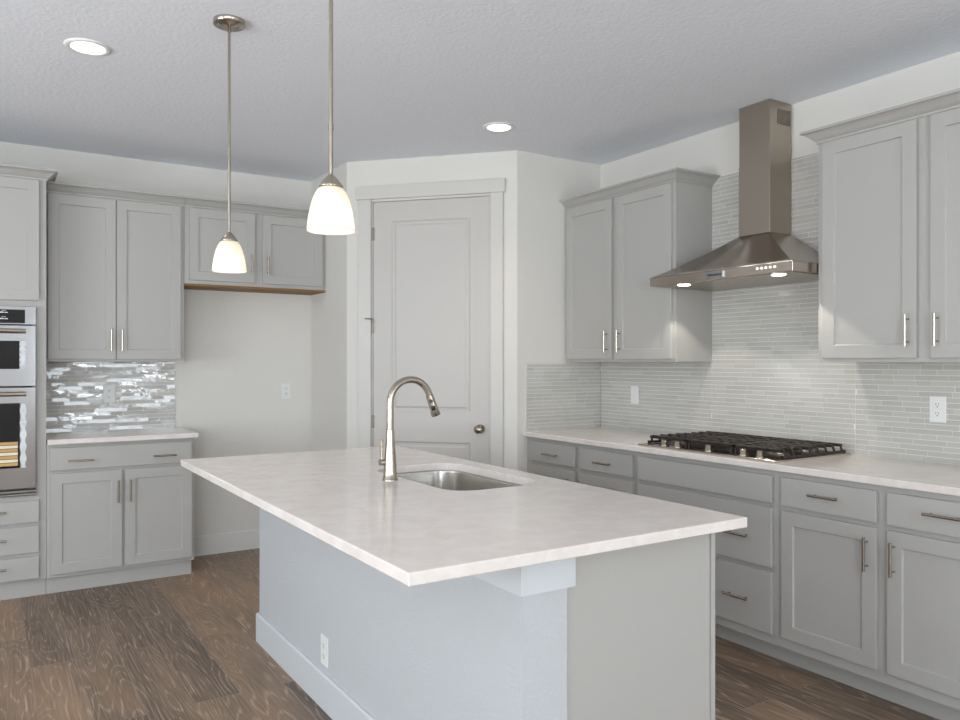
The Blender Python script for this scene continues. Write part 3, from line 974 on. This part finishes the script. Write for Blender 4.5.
# undermount sink
t = thing('kitchen_sink', 'undermount stainless steel sink set in the island top', 'sink', ((SX0 + SX1) / 2, (SY0 + SY1) / 2, 0.66))
b = MB(); bm = b.bm
hx_, hy_ = (SX1 - SX0) / 2, (SY1 - SY0) / 2
prof = [(-0.028, 0.2238), (0.0005, 0.2238), (0.0015, 0.215), (0.006, 0.06), (0.012, 0.030), (0.030, 0.014), (0.06, 0.010)]
rings = []
for ins, z in prof:
    rings.append([bm.verts.new((x, y, z)) for x, y in rrect(-hx_ + ins, hx_ - ins, -hy_ + ins, hy_ - ins, max(0.03, 0.105 - ins))])
for a, c in zip(rings, rings[1:]):
    for i in range(len(a)): b.face([a[i], a[(i + 1) % len(a)], c[(i + 1) % len(a)], c[i]], True)
b.face(rings[-1])
for k in (0,):
    pass
bw = b.build('basin', M['sink'], t)
MB().lathe([(0.055, 0.0105), (0.050, 0.013), (0.030, 0.0125), (0.028, 0.011)], (0, 0, 0), 24).build('drain', M['nickel'], t)

# ------------------------------------------------------------------ faucet
fx, fy = 1.323, 2.714
t = thing('kitchen_faucet', 'brushed nickel pull-down gooseneck faucet standing by the island sink', 'faucet', (fx, fy, 0.914))
MB().lathe([(0.030, 0), (0.030, 0.004), (0.0275, 0.006), (0.0262, 0.03), (0.0225, 0.085), (0.0178, 0.145), (0.0152, 0.195)], (0, 0, 0), 32).build('body', M['nickel'], t)
R = 0.088; zc = 0.400 - 0.0135 - R
pts = [(0, 0, 0.196), (0, 0, 0.24), (0, 0, zc - 0.02)]
for i in range(0, 25):
    a = PI - (PI - 0.30) * i / 24
    pts.append((R + R * math.cos(a), 0, zc + R * math.sin(a)))
MB().tube(pts, 0.0136, 20).build('gooseneck', M['nickel'], t)
e = Vector(pts[-1]); dr = (Vector(pts[-1]) - Vector(pts[-2])).normalized()
sp = MB().tube([e + dr * 0.001, e + dr * 0.004, e + dr * 0.045, e + dr * 0.085, e + dr * 0.088], [0.0145, 0.0150, 0.0162, 0.0192, 0.0170], 20).build('spray_head', M['nickel'], t)
cdir = Vector((-0.55, -0.83, 0)).normalized()
for dd, rr, nm in ((0.026, 0.0075, 'spray_button'), (0.052, 0.0085, 'spray_button')):
    pc = e + dr * dd + cdir * (0.0120 + dd * 0.045)
    b = MB()
    if dd < 0.03: b.tube([pc, pc + cdir * 0.005], rr, 14)
    else: b.tube([pc - dr * 0.006, pc - dr * 0.004, pc + dr * 0.010, pc + dr * 0.013], [0.005, rr, rr, 0.005], 14)
    b.build(nm, M['black'], sp)
hz_ = 0.070
lv = MB().tube([(-0.012, 0.004, hz_), (-0.042, 0.006, hz_)], 0.0125, 18).build('valve', M['nickel'], t)
MB().tube([(-0.033, 0.006, hz_ + 0.006), (-0.034, 0.006, hz_ + 0.05), (-0.035, 0.006, hz_ + 0.088)], [0.0062, 0.0066, 0.0072], 12).build('lever', M['nickel'], lv)


# ------------------------------------------------------------------ pendants
def pendant(label, x, y):
    t = thing('pendant_light', label, 'pendant light', (x, y, H), 0, 'pendant lights over the island')
    cn = MB().lathe([(0.062, 0), (0.062, -0.017), (0.058, -0.020), (0.010, -0.023), (0.009, -0.045), (0.0062, -0.046)], (0, 0, 0), 36).build('canopy', M['nickel'], t)
    for s in (-1, 1):
        MB().lathe([(0.004, -0.020), (0.003, -0.027)], (s * 0.042, 0.0, 0), 10).build('screw', M['nickel'], cn)
    zb = 1.734 - H
    MB().tube([(0, 0, -0.045), (0, 0, -0.45), (0, 0, zb + 0.148)], 0.0058, 12).lathe([(0.0070, zb + 0.283), (0.0070, zb + 0.296)], (0, 0, 0), 12).build('rod', M['nickel'], t)
    MB().lathe([(0.0065, zb + 0.158), (0.012, zb + 0.152), (0.018, zb + 0.146), (0.032, zb + 0.128), (0.034, zb + 0.122), (0.030, zb + 0.120)], (0, 0, 0), 28).build('socket_cap', M['nickel'], t)
    prof = [(0.030, 0.123), (0.036, 0.120), (0.045, 0.108), (0.0535, 0.088), (0.0605, 0.062), (0.0655, 0.034), (0.0685, 0.008), (0.0690, 0.0)]
    prof2 = [(r - 0.003, z) for r, z in reversed(prof)]
    MB().lathe([(r * 0.96, zb + z * 0.98) for r, z in prof + prof2], (0, 0, 0), 40, cap=False).build('lamp_shade', M['shade'], t)
    bl = MB().lathe([(0.012, 0.118), (0.014, 0.095), (0.026, 0.070), (0.029, 0.055), (0.026, 0.040), (0.015, 0.030), (0.002, 0.0275)], (0, 0, zb), 24).build('bulb', M['bulb'], t)
    d = bpy.data.lights.new('pendant_bulb', 'POINT'); d.energy = E_PEND; d.color = (1.0, 0.88, 0.74); d.shadow_soft_size = 0.03
    o = bpy.data.objects.new('pendant_bulb', d); C.objects.link(o); o.parent = t; o.location = (0, 0, zb + 0.022)
    return t


pendant('small-looking pendant light with frosted bell shade, left and farther of the two', 0.834, 3.180)
pendant('larger-looking pendant light with frosted bell shade, nearer the camera, its top out of frame', 0.815, 2.045)

# ------------------------------------------------------------------ recessed downlights
spots = [(0.384, 3.775, 'recessed ceiling light at the upper left, before the oven cabinets'),
         (2.540, 3.770, 'recessed ceiling light above the pantry door corner'),
         (0.384, 1.40, None), (2.540, 1.40, None), (0.384, -1.2, None), (2.540, -1.2, None), (-1.8, 1.4, None), (-1.8, 3.775, None), (-1.8, -1.2, None)]
for x, y, lab in spots:
    if lab:
        t = thing('recessed_light', lab, 'ceiling light', (x, y, H))
        b = MB(); b.lathe([(0.094, 0), (0.094, -0.004), (0.080, -0.008), (0.071, -0.007), (0.068, -0.003), (0.068, 0)], (0, 0, 0), 40)
        b.build('trim_ring', M['white_plastic'], t)
        MB().lathe([(0.068, -0.0035), (0.066, -0.0045), (0.01, -0.0050)], (0, 0, 0), 36).build('lens', M['lens'], t)
    d = bpy.data.lights.new('downlight', 'SPOT'); d.energy = E_DOWN_IN if lab else E_DOWN_OUT; d.color = C_DOWN; d.spot_size = 1.7; d.spot_blend = 1.0; d.shadow_soft_size = 0.07
    o = bpy.data.objects.new('downlight', d); C.objects.link(o); o.location = (x, y, H - 0.03)
